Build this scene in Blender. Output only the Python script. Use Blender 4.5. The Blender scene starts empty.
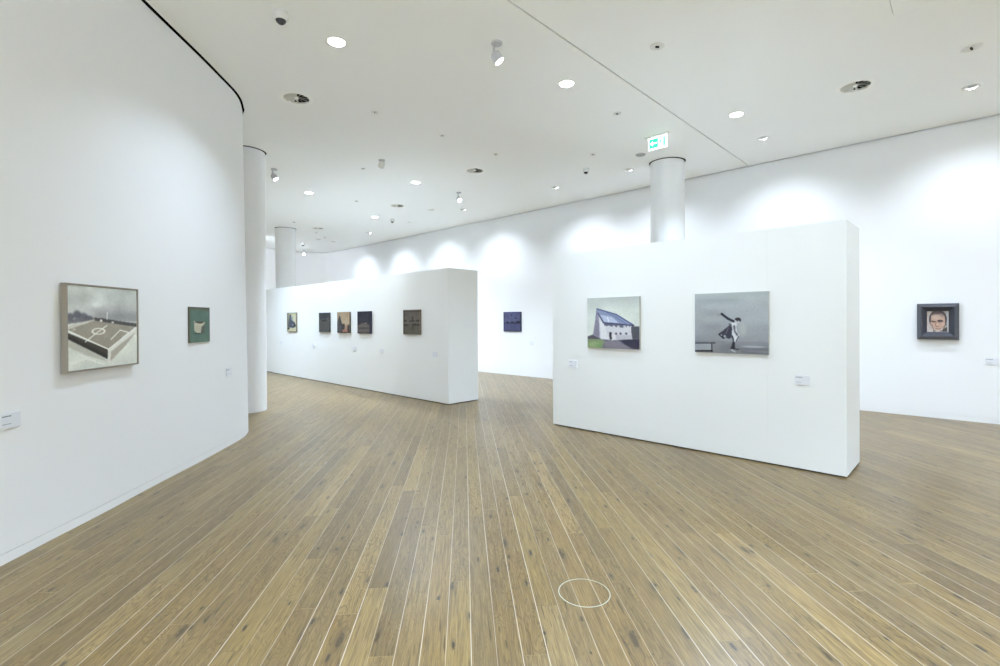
import bpy, bmesh, math, random
import numpy as np
from mathutils import Vector, Matrix

random.seed(7)
SC = bpy.context.scene
COL = SC.collection
ZC = 4.4726                      # ceiling height
HP = 2.5                         # partition height
D2 = Vector((-0.71596, 0.69814, 0.0))   # along the partitions, towards the far left
N2 = Vector((0.69814, 0.71596, 0.0))    # partition front towards its back
R = math.radians


# ------------------------------------------------------------------ helpers
def srgb(r, g, b):
    f = lambda c: (c / 255 / 12.92) if c / 255 <= 0.04045 else ((c / 255 + 0.055) / 1.055) ** 2.4
    return (f(r), f(g), f(b), 1.0)


def new_mat(name):
    m = bpy.data.materials.new(name)
    m.use_nodes = True
    return m, m.node_tree.nodes, m.node_tree.links, m.node_tree.nodes['Principled BSDF']


def mat(name, col, rough=0.5, metal=0.0, spec=0.5, emit=None, estr=0.0, bump=0.0, bscale=300.0, var=0.0):
    m, n, l, p = new_mat(name)
    p.inputs['Base Color'].default_value = col
    p.inputs['Roughness'].default_value = rough
    p.inputs['Metallic'].default_value = metal
    p.inputs['Specular IOR Level'].default_value = spec
    if emit:
        p.inputs['Emission Color'].default_value = emit
        p.inputs['Emission Strength'].default_value = estr
    if bump or var:
        g = n.new('ShaderNodeNewGeometry')
        t = n.new('ShaderNodeTexNoise')
        t.inputs['Scale'].default_value = bscale
        t.inputs['Detail'].default_value = 4
        l.new(g.outputs['Position'], t.inputs['Vector'])
        if bump:
            b = n.new('ShaderNodeBump')
            b.inputs['Strength'].default_value = bump
            b.inputs['Distance'].default_value = 0.002
            l.new(t.outputs['Fac'], b.inputs['Height'])
            l.new(b.outputs['Normal'], p.inputs['Normal'])
        if var:
            mx = n.new('ShaderNodeMix')
            mx.data_type = 'RGBA'
            mx.inputs['A'].default_value = [c * (1 - var) for c in col[:3]] + [1]
            mx.inputs['B'].default_value = [min(1, c * (1 + var)) for c in col[:3]] + [1]
            l.new(t.outputs['Fac'], mx.inputs['Factor'])
            l.new(mx.outputs['Result'], p.inputs['Base Color'])
    return m


def link(name, bm, m, parent=None, smooth=False, recalc=True):
    if recalc:
        bmesh.ops.recalc_face_normals(bm, faces=bm.faces)
    me = bpy.data.meshes.new(name)
    bm.to_mesh(me)
    bm.free()
    if smooth:
        for p in me.polygons:
            p.use_smooth = True
        me.set_sharp_from_angle(angle=R(40))
    o = bpy.data.objects.new(name, me)
    for k in (m if isinstance(m, (list, tuple)) else [m]):
        me.materials.append(k)
    COL.objects.link(o)
    if parent:
        o.parent = parent
    return o


def tag(o, label, cat, group=None):
    o['label'] = label
    o['category'] = cat
    if group:
        o['group'] = group
    return o


def thing(name, label, cat, loc=(0, 0, 0), rz=0.0, group=None):
    o = bpy.data.objects.new(name, None)
    o.empty_display_size = 0.1
    COL.objects.link(o)
    o.location = loc
    o.rotation_euler = (0, 0, rz)
    return tag(o, label, cat, group)


def struct(o):
    o['kind'] = 'structure'
    return o


def box(bm, x0, x1, y0, y1, z0, z1, bevel=0.0, M=None):
    r = bmesh.ops.create_cube(bm, size=1.0)
    vs = r['verts']
    for v in vs:
        v.co = Vector((x0 + (v.co.x + .5) * (x1 - x0), y0 + (v.co.y + .5) * (y1 - y0), z0 + (v.co.z + .5) * (z1 - z0)))
    if bevel:
        es = list({e for v in vs for e in v.link_edges})
        rr = bmesh.ops.bevel(bm, geom=es, offset=bevel, segments=2, affect='EDGES', profile=0.5)
        vs = list({v for f in rr['faces'] for v in f.verts} | {v for v in vs if v.is_valid})
    if M is not None:
        for v in vs:
            v.co = M @ v.co
    return vs


def lathe(bm, prof, seg=32, M=None, closed=False):
    """prof: list of (r, z) revolved about z."""
    rings = []
    for r, z in prof:
        if r < 1e-6:
            rings.append([bm.verts.new((0, 0, z))])
        else:
            rings.append([bm.verts.new((r * math.cos(2 * math.pi * i / seg), r * math.sin(2 * math.pi * i / seg), z)) for i in range(seg)])
    pairs = list(zip(rings[:-1], rings[1:]))
    if closed:
        pairs.append((rings[-1], rings[0]))
    for a, b in pairs:
        for i in range(seg):
            j = (i + 1) % seg
            if len(a) == 1 and len(b) == 1:
                continue
            if len(a) == 1:
                bm.faces.new((a[0], b[i], b[j]))
            elif len(b) == 1:
                bm.faces.new((a[i], a[j], b[0]))
            else:
                bm.faces.new((a[i], a[j], b[j], b[i]))
    vs = [v for r in rings for v in r]
    if M is not None:
        for v in vs:
            v.co = M @ v.co
    return vs


def tube(bm, pts, rad, seg=12):
    """round bar through points"""
    rings = []
    n = len(pts)
    for i, p in enumerate(pts):
        p = Vector(p)
        a = Vector(pts[max(0, i - 1)])
        b = Vector(pts[min(n - 1, i + 1)])
        t = (b - a).normalized()
        x = t.orthogonal().normalized()
        y = t.cross(x)
        rings.append([bm.verts.new(p + rad * (math.cos(2 * math.pi * k / seg) * x + math.sin(2 * math.pi * k / seg) * y)) for k in range(seg)])
    for a, b in zip(rings[:-1], rings[1:]):
        for k in range(seg):
            j = (k + 1) % seg
            bm.faces.new((a[k], a[j], b[j], b[k]))
    bm.faces.new(rings[0])
    bm.faces.new(rings[-1])


def catmull(pts, step=0.12):
    out = []
    P = [Vector((p[0], p[1])) for p in pts]
    P = [P[0] * 2 - P[1]] + P + [P[-1] * 2 - P[-2]]
    for i in range(1, len(P) - 2):
        a, b, c, d = P[i - 1], P[i], P[i + 1], P[i + 2]
        n = max(1, int((c - b).length / step))
        for k in range(n):
            t = k / n
            out.append(0.5 * (2 * b + (c - a) * t + (2 * a - 5 * b + 4 * c - d) * t * t + (3 * b - a - 3 * c + d) * t ** 3))
    out.append(P[-2])
    return out


def offset_line(pts, d):
    """offset an open polyline to its right by d"""
    out = []
    n = len(pts)
    for i in range(n):
        a = pts[max(0, i - 1)]
        b = pts[min(n - 1, i + 1)]
        t = (b - a).normalized()
        out.append(pts[i] + Vector((t.y, -t.x)) * d)
    return out


# ------------------------------------------------------------------ materials
M_WALL = mat('white_wall_paint', srgb(235, 236, 237), 0.75, spec=0.25, bump=0.05, bscale=220)
M_CEIL = mat('white_ceiling_paint', srgb(247, 249, 248), 0.85, spec=0.2)
M_PANEL = mat('white_partition_paint', srgb(234, 236, 235), 0.65, spec=0.3, bump=0.04, bscale=260)
M_BASE = mat('white_skirting_paint', srgb(235, 236, 237), 0.6, spec=0.3)
M_VOID_SHADE = mat('void_shade_black', srgb(14, 14, 14), 0.95, spec=0.0)  # black that stands in for shade in ceiling gaps and vents
M_SHADOW = mat('dark_plinth', srgb(50, 48, 44), 0.8, spec=0.2)
M_METAL_W = mat('white_powder_coat', srgb(225, 225, 222), 0.45)
M_BLADE = mat('vent_blade_white', srgb(206, 206, 198), 0.45)
M_VENT = mat('vent_white', srgb(250, 250, 246), 0.4)
M_METAL_G = mat('grey_powder_coat', srgb(165, 165, 162), 0.45)
M_CHROME = mat('satin_silver', srgb(190, 190, 192), 0.3, metal=0.9)
M_BLACK = mat('black_plastic', srgb(22, 22, 24), 0.35)
M_SMOKE = mat('smoked_dome', srgb(58, 58, 62), 0.25)
M_LENS = mat('lit_lens', (1, 1, 1, 1), 0.4, emit=(1.0, 1.0, 0.97, 1), estr=12.0)
M_SPOT = mat('spotlight_pale_grey', srgb(192, 192, 196), 0.35)
M_LENS2 = mat('lit_spot_lens', (1, 1, 1, 1), 0.4, emit=(0.96, 0.98, 1.0, 1), estr=6.0)
M_CARD = mat('white_card', srgb(224, 227, 233), 0.55)
M_INK = mat('grey_ink', srgb(95, 98, 105), 0.7)
M_BRASS = mat('pale_steel', srgb(188, 192, 178), 0.35, metal=0.55)
M_GREEN = mat('exit_green', srgb(40, 190, 140), 0.4, emit=srgb(60, 222, 175), estr=0.85)
M_SIGNW = mat('exit_white', (0.9, 0.9, 0.9, 1), 0.4, emit=(0.92, 1.0, 0.98, 1), estr=1.5)
M_TAUPE = mat('taupe_frame_wood', srgb(150, 141, 128), 0.5, bump=0.05, bscale=120)
M_DARKWOOD = mat('blue_black_frame_lacquer', srgb(46, 49, 62), 0.35, spec=1.0)
M_OLIVE = mat('olive_frame_wood', srgb(120, 112, 92), 0.5)
M_BROWN = mat('brown_frame_wood', srgb(120, 104, 90), 0.5)
M_CANVAS = mat('raw_canvas_edge', srgb(176, 172, 160), 0.8)
M_DARKEDGE = mat('dark_canvas_edge', srgb(62, 60, 60), 0.7)
M_GREENEDGE = mat('brown_green_edge', srgb(98, 92, 74), 0.7)
M_NAVYEDGE = mat('navy_edge', srgb(45, 46, 72), 0.7)


def floor_material():
    m, n, l, p = new_mat('oak_plank_floor')

    def val(x):
        return x

    def math_(op, a, b=None, c=None, clamp=False):
        k = n.new('ShaderNodeMath')
        k.operation = op
        k.use_clamp = clamp
        for i, s in enumerate((a, b, c)):
            if s is None:
                continue
            if isinstance(s, (int, float)):
                k.inputs[i].default_value = s
            else:
                l.new(s, k.inputs[i])
        return k.outputs[0]

    def dot(vec, v):
        k = n.new('ShaderNodeVectorMath')
        k.operation = 'DOT_PRODUCT'
        l.new(vec, k.inputs[0])
        k.inputs[1].default_value = v
        return k.outputs['Value']

    def comb(x, y, z=0.0):
        k = n.new('ShaderNodeCombineXYZ')
        for i, s in enumerate((x, y, z)):
            if isinstance(s, (int, float)):
                k.inputs[i].default_value = s
            else:
                l.new(s, k.inputs[i])
        return k.outputs[0]

    def wn(x, y, off):
        k = n.new('ShaderNodeTexWhiteNoise')
        k.noise_dimensions = '3D'
        l.new(comb(x, y, off), k.inputs['Vector'])
        return k.outputs['Value']

    def noise(vec, scale, detail=3, rough=0.5, dist=0.0):
        k = n.new('ShaderNodeTexNoise')
        k.inputs['Scale'].default_value = scale
        k.inputs['Detail'].default_value = detail
        k.inputs['Roughness'].default_value = rough
        k.inputs['Distortion'].default_value = dist
        l.new(vec, k.inputs['Vector'])
        return k.outputs['Fac']

    def mrange(x, a, b, c=0.0, d=1.0, smooth=True):
        k = n.new('ShaderNodeMapRange')
        k.interpolation_type = 'SMOOTHSTEP' if smooth else 'LINEAR'
        l.new(x, k.inputs['Value'])
        for nm, v in (('From Min', a), ('From Max', b), ('To Min', c), ('To Max', d)):
            if isinstance(v, (int, float)):
                k.inputs[nm].default_value = v
            else:
                l.new(v, k.inputs[nm])
        return k.outputs['Result']

    def mix(f, a, b, mode='MIX'):
        k = n.new('ShaderNodeMix')
        k.data_type = 'RGBA'
        k.blend_type = mode
        for nm, s in (('Factor', f), ('A', a), ('B', b)):
            i = k.inputs[0] if nm == 'Factor' else k.inputs[nm == 'A' and 6 or 7]
            if isinstance(s, (int, float)):
                i.default_value = s
            elif isinstance(s, tuple):
                i.default_value = s
            else:
                l.new(s, i)
        return k.outputs[2]

    pos = n.new('ShaderNodeNewGeometry').outputs['Position']
    a = dot(pos, (-0.0724, 0.9974, 0))
    c = dot(pos, (0.9974, 0.0724, 0))
    W = 0.1182
    cc = math_('DIVIDE', math_('SUBTRACT', c, 0.0244), W)
    row = math_('FLOOR', cc)
    fr = math_('FRACT', cc)
    r1 = wn(row, 3.0, 0.5)
    r2 = wn(row, 9.0, 4.5)
    L = math_('MULTIPLY_ADD', r2, 1.0, 1.5)
    aa = math_('ADD', math_('DIVIDE', a, L), math_('MULTIPLY', r1, 19.0))
    idx = math_('FLOOR', aa)
    fa = math_('FRACT', aa)
    pid = wn(row, idx, 1.5)
    pid2 = wn(row, idx, 7.5)
    pid3 = wn(row, idx, 12.5)
    # per-plank tone
    ramp = n.new('ShaderNodeValToRGB')
    l.new(pid, ramp.inputs['Fac'])
    e = ramp.color_ramp.elements
    e[0].position = 0.0
    e[0].color = srgb(107, 88, 54)
    e[1].position = 1.0
    e[1].color = srgb(147, 123, 77)
    for ps, cl in ((0.12, srgb(119, 99, 60)), (0.5, srgb(129, 106, 63)), (0.85, srgb(133, 112, 67))):
        x = e.new(ps)
        x.color = cl
    col = ramp.outputs['Color']
    col = mix(mrange(pid2, 0.55, 1.0, 0.0, 0.45), col, srgb(121, 106, 75))      # greyer boards
    # grain, shifted per plank
    pv = comb(math_('MULTIPLY_ADD', pid, 37.0, math_('MULTIPLY', c, 1.0)), math_('MULTIPLY_ADD', pid2, 53.0, a), 0.0)
    gv = n.new('ShaderNodeVectorMath')
    gv.operation = 'MULTIPLY'
    l.new(pv, gv.inputs[0])
    gv.inputs[1].default_value = (9.0, 0.55, 1.0)
    g1 = noise(gv.outputs[0], 5.0, 5, 0.6, 1.2)
    gv2 = n.new('ShaderNodeVectorMath')
    gv2.operation = 'MULTIPLY'
    l.new(pv, gv2.inputs[0])
    gv2.inputs[1].default_value = (60.0, 2.2, 1.0)
    g2 = noise(gv2.outputs[0], 3.0, 3, 0.6, 0.3)
    # cathedral figure: contour lines of a stretched noise
    gv3 = n.new('ShaderNodeVectorMath')
    gv3.operation = 'MULTIPLY'
    l.new(pv, gv3.inputs[0])
    gv3.inputs[1].default_value = (6.0, 1.1, 1.0)
    g3 = noise(gv3.outputs[0], 1.6, 2, 0.5, 0.4)
    rings = math_('SINE', math_('MULTIPLY', math_('MULTIPLY_ADD', g2, 0.03, g3), 150.0))
    fig = math_('MULTIPLY', mrange(rings, 0.1, 1.0), mrange(pid3, 0.15, 0.6))
    col = mix(mrange(g1, 0.44, 0.68, 0.0, 0.6), col, srgb(94, 75, 44))
    col = mix(mrange(g1, 0.42, 0.22, 0.0, 0.30), col, srgb(157, 134, 84))
    col = mix(mrange(g2, 0.5, 0.72, 0.0, 0.45), col, srgb(88, 69, 43))
    col = mix(math_('MULTIPLY', fig, 0.55), col, srgb(82, 63, 36))
    gv4 = n.new('ShaderNodeVectorMath')
    gv4.operation = 'MULTIPLY'
    l.new(pv, gv4.inputs[0])
    gv4.inputs[1].default_value = (120.0, 3.2, 1.0)
    g4 = noise(gv4.outputs[0], 1.5, 3, 0.65, 0.4)
    col = mix(mrange(g4, 0.50, 0.66, 0.0, 0.48), col, srgb(78, 60, 37))
    col = mix(mrange(g4, 0.45, 0.30, 0.0, 0.30), col, srgb(177, 158, 112))
    # knots
    kv = n.new('ShaderNodeVectorMath')
    kv.operation = 'MULTIPLY'
    l.new(pv, kv.inputs[0])
    kv.inputs[1].default_value = (10.0, 2.6, 1.0)
    nz = noise(pv, 26.0, 3)
    kv2 = n.new('ShaderNodeVectorMath')
    kv2.operation = 'ADD'
    l.new(kv.outputs[0], kv2.inputs[0])
    l.new(comb(math_('MULTIPLY', nz, 0.22), math_('MULTIPLY', nz, 0.3)), kv2.inputs[1])
    vo = n.new('ShaderNodeTexVoronoi')
    vo.voronoi_dimensions = '2D'
    vo.inputs['Scale'].default_value = 0.55
    l.new(kv2.outputs[0], vo.inputs['Vector'])
    sep = n.new('ShaderNodeSeparateColor')
    l.new(vo.outputs['Color'], sep.inputs[0])
    size = mrange(sep.outputs[0], 0.40, 1.0, 0.0, 0.105)
    halo = math_('MULTIPLY', size, 2.6)
    kd = vo.outputs['Distance']
    km = math_('MULTIPLY', math_('LESS_THAN', kd, size), 1.0)
    kh = mrange(math_('SUBTRACT', halo, kd), 0.0, 0.16, 0.0, 1.0)
    col = mix(math_('MULTIPLY', kh, 0.45), col, srgb(88, 71, 46))
    kfac = mrange(math_('SUBTRACT', size, kd), 0.0, 0.05, 0.0, 0.75)
    col = mix(kfac, col, srgb(55, 46, 31))
    # small pin knots
    pk = n.new('ShaderNodeVectorMath')
    pk.operation = 'MULTIPLY'
    l.new(pv, pk.inputs[0])
    pk.inputs[1].default_value = (13.0, 4.2, 1.0)
    pw = n.new('ShaderNodeVectorMath')
    pw.operation = 'ADD'
    l.new(pk.outputs[0], pw.inputs[0])
    l.new(comb(math_('MULTIPLY', g2, 0.25), math_('MULTIPLY', nz, 0.35)), pw.inputs[1])
    v2 = n.new('ShaderNodeTexVoronoi')
    v2.voronoi_dimensions = '2D'
    v2.inputs['Scale'].default_value = 1.0
    l.new(pw.outputs[0], v2.inputs['Vector'])
    sp2 = n.new('ShaderNodeSeparateColor')
    l.new(v2.outputs['Color'], sp2.inputs[0])
    ps = mrange(sp2.outputs[0], 0.66, 1.0, -0.02, 0.125)
    col = mix(mrange(math_('SUBTRACT', math_('MULTIPLY', ps, 2.2), v2.outputs['Distance']), 0.0, 0.12, 0.0, 0.5), col, srgb(89, 73, 50))
    col = mix(mrange(math_('SUBTRACT', ps, v2.outputs['Distance']), 0.0, 0.03, 0.0, 0.85), col, srgb(47, 41, 32))
    # dark elongated cracks
    cv = n.new('ShaderNodeVectorMath')
    cv.operation = 'MULTIPLY'
    l.new(pv, cv.inputs[0])
    cv.inputs[1].default_value = (62.0, 3.2, 1.0)
    cr = noise(cv.outputs[0], 1.3, 2, 0.5, 0.6)
    col = mix(mrange(cr, 0.635, 0.71, 0.0, 0.7), col, srgb(64, 52, 32))
    # pale filled seams along the boards, finer lines across the ends
    ed = math_('MULTIPLY', math_('MINIMUM', fr, math_('SUBTRACT', 1.0, fr)), W)
    sn = noise(comb(math_('MULTIPLY', c, 9.0), math_('MULTIPLY', a, 0.7)), 1.0, 2)
    sw = mrange(sn, 0.3, 0.65, 0.0013, 0.0029)
    sm = math_('SUBTRACT', 1.0, mrange(ed, math_('MULTIPLY', sw, 0.55), sw))
    sr = math_('MULTIPLY_ADD', wn(math_('ROUND', cc), 5.0, 2.5), 0.45, 0.38)
    col = mix(math_('MULTIPLY', sm, sr), col, srgb(194, 182, 168))
    eb = math_('MULTIPLY', math_('MINIMUM', fa, math_('SUBTRACT', 1.0, fa)), L)
    bmk = math_('SUBTRACT', 1.0, mrange(eb, 0.0012, 0.0026))
    col = mix(math_('MULTIPLY', bmk, 0.55), col, mix(mrange(pid3, 0.4, 0.6), srgb(74, 59, 36), srgb(172, 148, 96)))
    l.new(col, p.inputs['Base Color'])
    p.inputs['Specular IOR Level'].default_value = 0.55
    rg = mrange(g1, 0.2, 0.8, 0.285, 0.34)
    l.new(rg, p.inputs['Roughness'])
    b = n.new('ShaderNodeBump')
    b.inputs['Strength'].default_value = 0.25
    b.inputs['Distance'].default_value = 0.002
    h = math_('SUBTRACT', math_('MULTIPLY', g2, 0.25), math_('MAXIMUM', sm, bmk))
    l.new(h, b.inputs['Height'])
    l.new(b.outputs['Normal'], p.inputs['Normal'])
    return m


M_FLOOR = floor_material()

# ------------------------------------------------------------------ room outline
left_line = catmull([(-3.10, -3.5), (-3.12, 0.0), (-3.145, 2.0), (-3.178, 3.11), (-3.2, 3.5), (-3.222, 4.02), (-3.266, 4.57),
                     (-3.313, 5.41), (-3.350, 5.87), (-3.400, 6.40), (-3.475, 6.73), (-3.61, 7.03), (-3.83, 7.22), (-4.2, 7.33),
                     (-5.0, 7.40), (-7.0, 7.5), (-9.0, 7.62), (-11.0, 7.8)], 0.1)
west_line = catmull([(-11.0, 7.8), (-11.35, 10.0), (-11.2, 13.0), (-10.6, 16.3), (-9.9, 18.6)], 0.3)
D_FAR = 10.1262
def on_far(x):
    return (x, (D_FAR - 0.69814 * x) / 0.71596)
far_line = catmull([(-9.9, 18.6), (-9.37, 19.76), (-9.16, 20.13), (-8.51, 20.86), (-8.1, 21.14), (-7.6, 21.30), (-7.15, 21.06), on_far(-6.4), on_far(-5.5), on_far(-3.0)], 0.1)
far_line += [Vector(on_far(x)) for x in (0.0, 4.0, 8.0, 13.0)]
right_line = [Vector(on_far(13.0)), Vector((13.0, -3.5))]
rear_line = [Vector((13.0, -3.5)), Vector((-3.10, -3.5))]
LEAN = 0.022   # the curved left wall leans a little into the room, its rounded end towards the viewer


def lean_at(y):
    k = min(1.0, max(0.0, (y - 6.1) / 0.8))
    k = k * k * (3 - 2 * k)
    return Vector((LEAN * (1 - k), -0.10 * k))




def sweep(name, line, prof, m, lean=0.0, dark=False):
    """prof: closed list of (outward offset, z); the room lies to the right of the line."""
    bm = bmesh.new()
    cols = []
    offs = {o: offset_line(line, -o) for o, z in prof}
    for i in range(len(line)):
        lv = lean_at(line[i].y) if lean else Vector((0, 0))
        cols.append([bm.verts.new((offs[o][i].x + lv.x * z / ZC, offs[o][i].y + lv.y * z / ZC, z)) for o, z in prof])
    k = len(prof)
    for a, b in zip(cols[:-1], cols[1:]):
        for j in range(k):
            jj = (j + 1) % k
            f = bm.faces.new((a[j], b[j], b[jj], a[jj]))
            f.material_index = 1 if dark and j in (1, 2) else 0
    bm.faces.new(cols[0])
    bm.faces.new(cols[-1])
    return struct(link(name, bm, [m, M_VOID_SHADE] if dark else m, smooth=True))


WPROF = [(0, 0.071), (0, ZC - 0.012), (0.02, ZC - 0.012), (0.02, 4.66), (0.16, 4.66), (0.16, 0.0), (0.008, 0.0), (0.008, 0.071)]   # recess above the white face, its shade painted black on the left wall
BPROF = [(0, 0.0), (0, 0.0655), (0.0075, 0.0655), (0.0075, 0.0)]
for nm, ln, le in (('wall_left', left_line, LEAN), ('wall_west', west_line, 0), ('wall_far', far_line, 0), ('wall_right', right_line, 0), ('wall_rear', rear_line, 0)):
    sweep(nm, ln, WPROF, M_WALL, le, nm == 'wall_left')
    sweep(nm.replace('wall', 'baseboard'), ln, BPROF, M_BASE, le)

outline = left_line[:-1] + west_line[:-1] + far_line[:-1] + right_line[:-1] + rear_line[:-1]

# floor
bm = bmesh.new()
box(bm, -12.5, 13.4, -4.2, 22.2, -0.2, 0.0)
struct(link('floor', bm, M_FLOOR))

# ceiling with its slots and round openings
DOWN = [(-1.70, 5.18), (0.84, 6.12), (3.40, 7.07), (-4.35, 11.27), (-3.53, 13.94), (-1.77, 10.45)]
FILL_REAR = [(-1.4, -1.5), (1.4, -1.9), (4.4, -1.7), (7.2, -1.0), (10.0, -1.0), (-1.4, -3.0)]      # added unseen behind the viewpoint to light the room
FILL_WEST = [(-6.9, 12.2), (-9.3, 17.4), (-9.2, 11.4)]                                   # added out of sight behind the curved wall to brighten the far left
FILL_SIDE = [(1.6, 3.6), (4.4, 3.5), (7.2, 4.3), (9.6, 3.2)]                             # added just above and right of the view to even out the light
WASH = [(6.0, 6.26), (4.28, 7.99), (2.54, 9.67), (1.23, 10.92), (-0.95, 13.05), (-2.67, 14.75), (-4.38, 16.45), (-6.13, 18.19)]
WASH_OUT = [(7.75, 4.53), (9.5, 2.8), (11.2, 1.1)]
VENT = [(-2.66, 6.49), (4.50, 6.23), (-0.48, 9.66), (-2.61, 12.59), (-5.75, 15.6)]
COLS = [(-4.375, 8.51, 0.305), (-6.80, 15.66, 0.302), (3.147, 9.235, 0.305)]
RD, RW, RV = 0.098, 0.088, 0.168


def poly_spline(cu, pts):
    s = cu.splines.new('POLY')
    s.points.add(len(pts) - 1)
    for q, p in zip(s.points, pts):
        q.co = (p[0], p[1], 0, 1)
    s.use_cyclic_u = True


def circ(x, y, r, n=48):
    return [(x + r * math.cos(2 * math.pi * i / n), y + r * math.sin(2 * math.pi * i / n)) for i in range(n)]


def inset_closed(pts, d):
    out = []
    n = len(pts)
    for i in range(n):
        a = (pts[i] - pts[i - 1]).normalized()
        b = (pts[(i + 1) % n] - pts[i]).normalized()
        na = Vector((a.y, -a.x))
        nb = Vector((b.y, -b.x))
        mm = na + nb
        mm = mm / max(0.3, mm.length_squared) * 2
        out.append(pts[i] + mm * d)
    return out


JA, JB = Vector((-2.6, 1.70)), Vector((4.815, 9.477))     # expansion joint across the ceiling
HA = Vector((3.82, 4.78))                                 # access hatch corner
h1 = (Vector((3.59, 4.54)) - HA).normalized()
h2 = Vector((-h1.y, h1.x))
if h2.dot(Vector((4.07, 4.55)) - HA) < 0:
    h2 = -h2
HS = 0.62
hatch = [HA, HA + h1 * HS, HA + h1 * HS + h2 * HS, HA + h2 * HS]
cu = bpy.data.curves.new('ceiling_outline', 'CURVE')
cu.dimensions = '2D'
cu.fill_mode = 'BOTH'
GAP = 0.026
ol = [p + (lean_at(p.y) if i < len(left_line) - 1 else Vector((0, 0))) for i, p in enumerate(outline)]
poly_spline(cu, inset_closed(ol, GAP))
jd = (JB - JA).normalized()
jn = Vector((-jd.y, jd.x)) * 0.0085
poly_spline(cu, [JA + jn, JB - jd * 0.08 + jn, JB - jd * 0.08 - jn, JA - jn])
poly_spline(cu, hatch)
for x, y in DOWN + FILL_REAR + FILL_SIDE + FILL_WEST:
    poly_spline(cu, circ(x, y, RD))
for x, y in WASH + WASH_OUT:
    poly_spline(cu, circ(x, y, RW))
for x, y in VENT:
    poly_spline(cu, circ(x, y, RV))
for x, y, r in COLS:
    poly_spline(cu, circ(x, y, r + 0.026, 64))
co = bpy.data.objects.new('ceiling_outline', cu)
COL.objects.link(co)
dg = bpy.context.evaluated_depsgraph_get()
me = bpy.data.meshes.new_from_object(co.evaluated_get(dg))
bpy.data.objects.remove(co)
bm = bmesh.new()
bm.from_mesh(me)
bmesh.ops.remove_doubles(bm, verts=bm.verts, dist=1e-5)
ext = bmesh.ops.extrude_face_region(bm, geom=list(bm.faces))
for v in ext['geom']:
    if isinstance(v, bmesh.types.BMVert):
        v.co.z += 0.022
for v in bm.verts:
    v.co.z += ZC
struct(link('ceiling', bm, M_CEIL))
# the slab above the suspended ceiling, coloured black to paint the shade in the gaps
bm = bmesh.new()
box(bm, -12.5, 13.4, -4.2, 22.2, 4.665, 4.8)
struct(link('ceiling_void', bm, M_VOID_SHADE))
# access hatch
bm = bmesh.new()
g = 0.005
cs = [HA + (h1 + h2) * g, HA + h1 * (HS - g) + h2 * g, HA + (h1 + h2) * (HS - g), HA + h2 * (HS - g) + h1 * g]
lo = [bm.verts.new((c.x, c.y, ZC)) for c in cs]
hi = [bm.verts.new((c.x, c.y, ZC + 0.018)) for c in cs]
bm.faces.new(lo)
bm.faces.new(hi)
for i in range(4):
    bm.faces.new((lo[i], lo[(i + 1) % 4], hi[(i + 1) % 4], hi[i]))
tag(link('access_hatch', bm, M_CEIL), 'square white access hatch outlined in the ceiling at the top right', 'hatch')

# ------------------------------------------------------------------ columns
for (x, y, r), lab in zip(COLS, ('round white column just behind the end of the curved left wall',
                                 'far round white column rising behind the long left partition',
                                 'round white column rising behind the right partition below the exit sign')):
    t = thing('column', lab, 'column', (x, y, 0), group='round white columns')
    bm = bmesh.new()
    lathe(bm, [(0, 0.0), (r, 0.0), (r, ZC - 0.008), (0, ZC - 0.008)], 64)
    link('shaft', bm, M_WALL, t, smooth=True)
    bm = bmesh.new()
    lathe(bm, [(0, ZC - 0.0079), (r - 0.012, ZC - 0.0079), (r - 0.012, 4.66), (0, 4.66)], 64)
    link('neck', bm, M_VOID_SHADE, t, smooth=True)  # set-back top; shade of the ceiling gap is put into its black colour


# ------------------------------------------------------------------ partitions
def partition(base, L, T, label, segs, name='partition_wall'):
    """base: front corner nearest the camera side; local x runs along the face, local y is the depth"""
    t = thing(name, label, 'partition', base, math.atan2(D2.y, D2.x), 'white freestanding partitions')
    # local +x = D2 ; local +y = rotated 90 deg ccw = -N2
    bm = bmesh.new()
    box(bm, 0.004, L - 0.004, -T + 0.004, -0.004, 0.02, HP - 0.004)
    cuts = [0] + segs + [L]
    for a, b in zip(cuts[:-1], cuts[1:]):
        box(bm, a + (0.0003 if a else 0), b - (0.0003 if b < L else 0), -T, 0, 0.014, HP, bevel=0.0009)
    link('panel', bm, M_PANEL, t)
    bm = bmesh.new()
    box(bm, 0.02, L - 0.02, -T + 0.02, -0.02, 0, 0.0195)
    link('plinth', bm, M_SHADOW, t)  # shade of the foot gap is put into the plinth's dark colour
    return t


RP = Vector((3.3445, 4.748, 0))
LP = Vector((-0.9452, 8.9699, 0))
partition(RP, 3.59, 0.704, 'thick white freestanding partition carrying the barn and dancer paintings', [0.702])
partition(LP, 8.09, 0.74, 'long white freestanding partition carrying five small dark paintings', [1.25])
partition(LP + D2 * 8.095 + N2 * 0.03, 1.7, 0.30, 'short white partition continuing the long left one behind the column', [])

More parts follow.
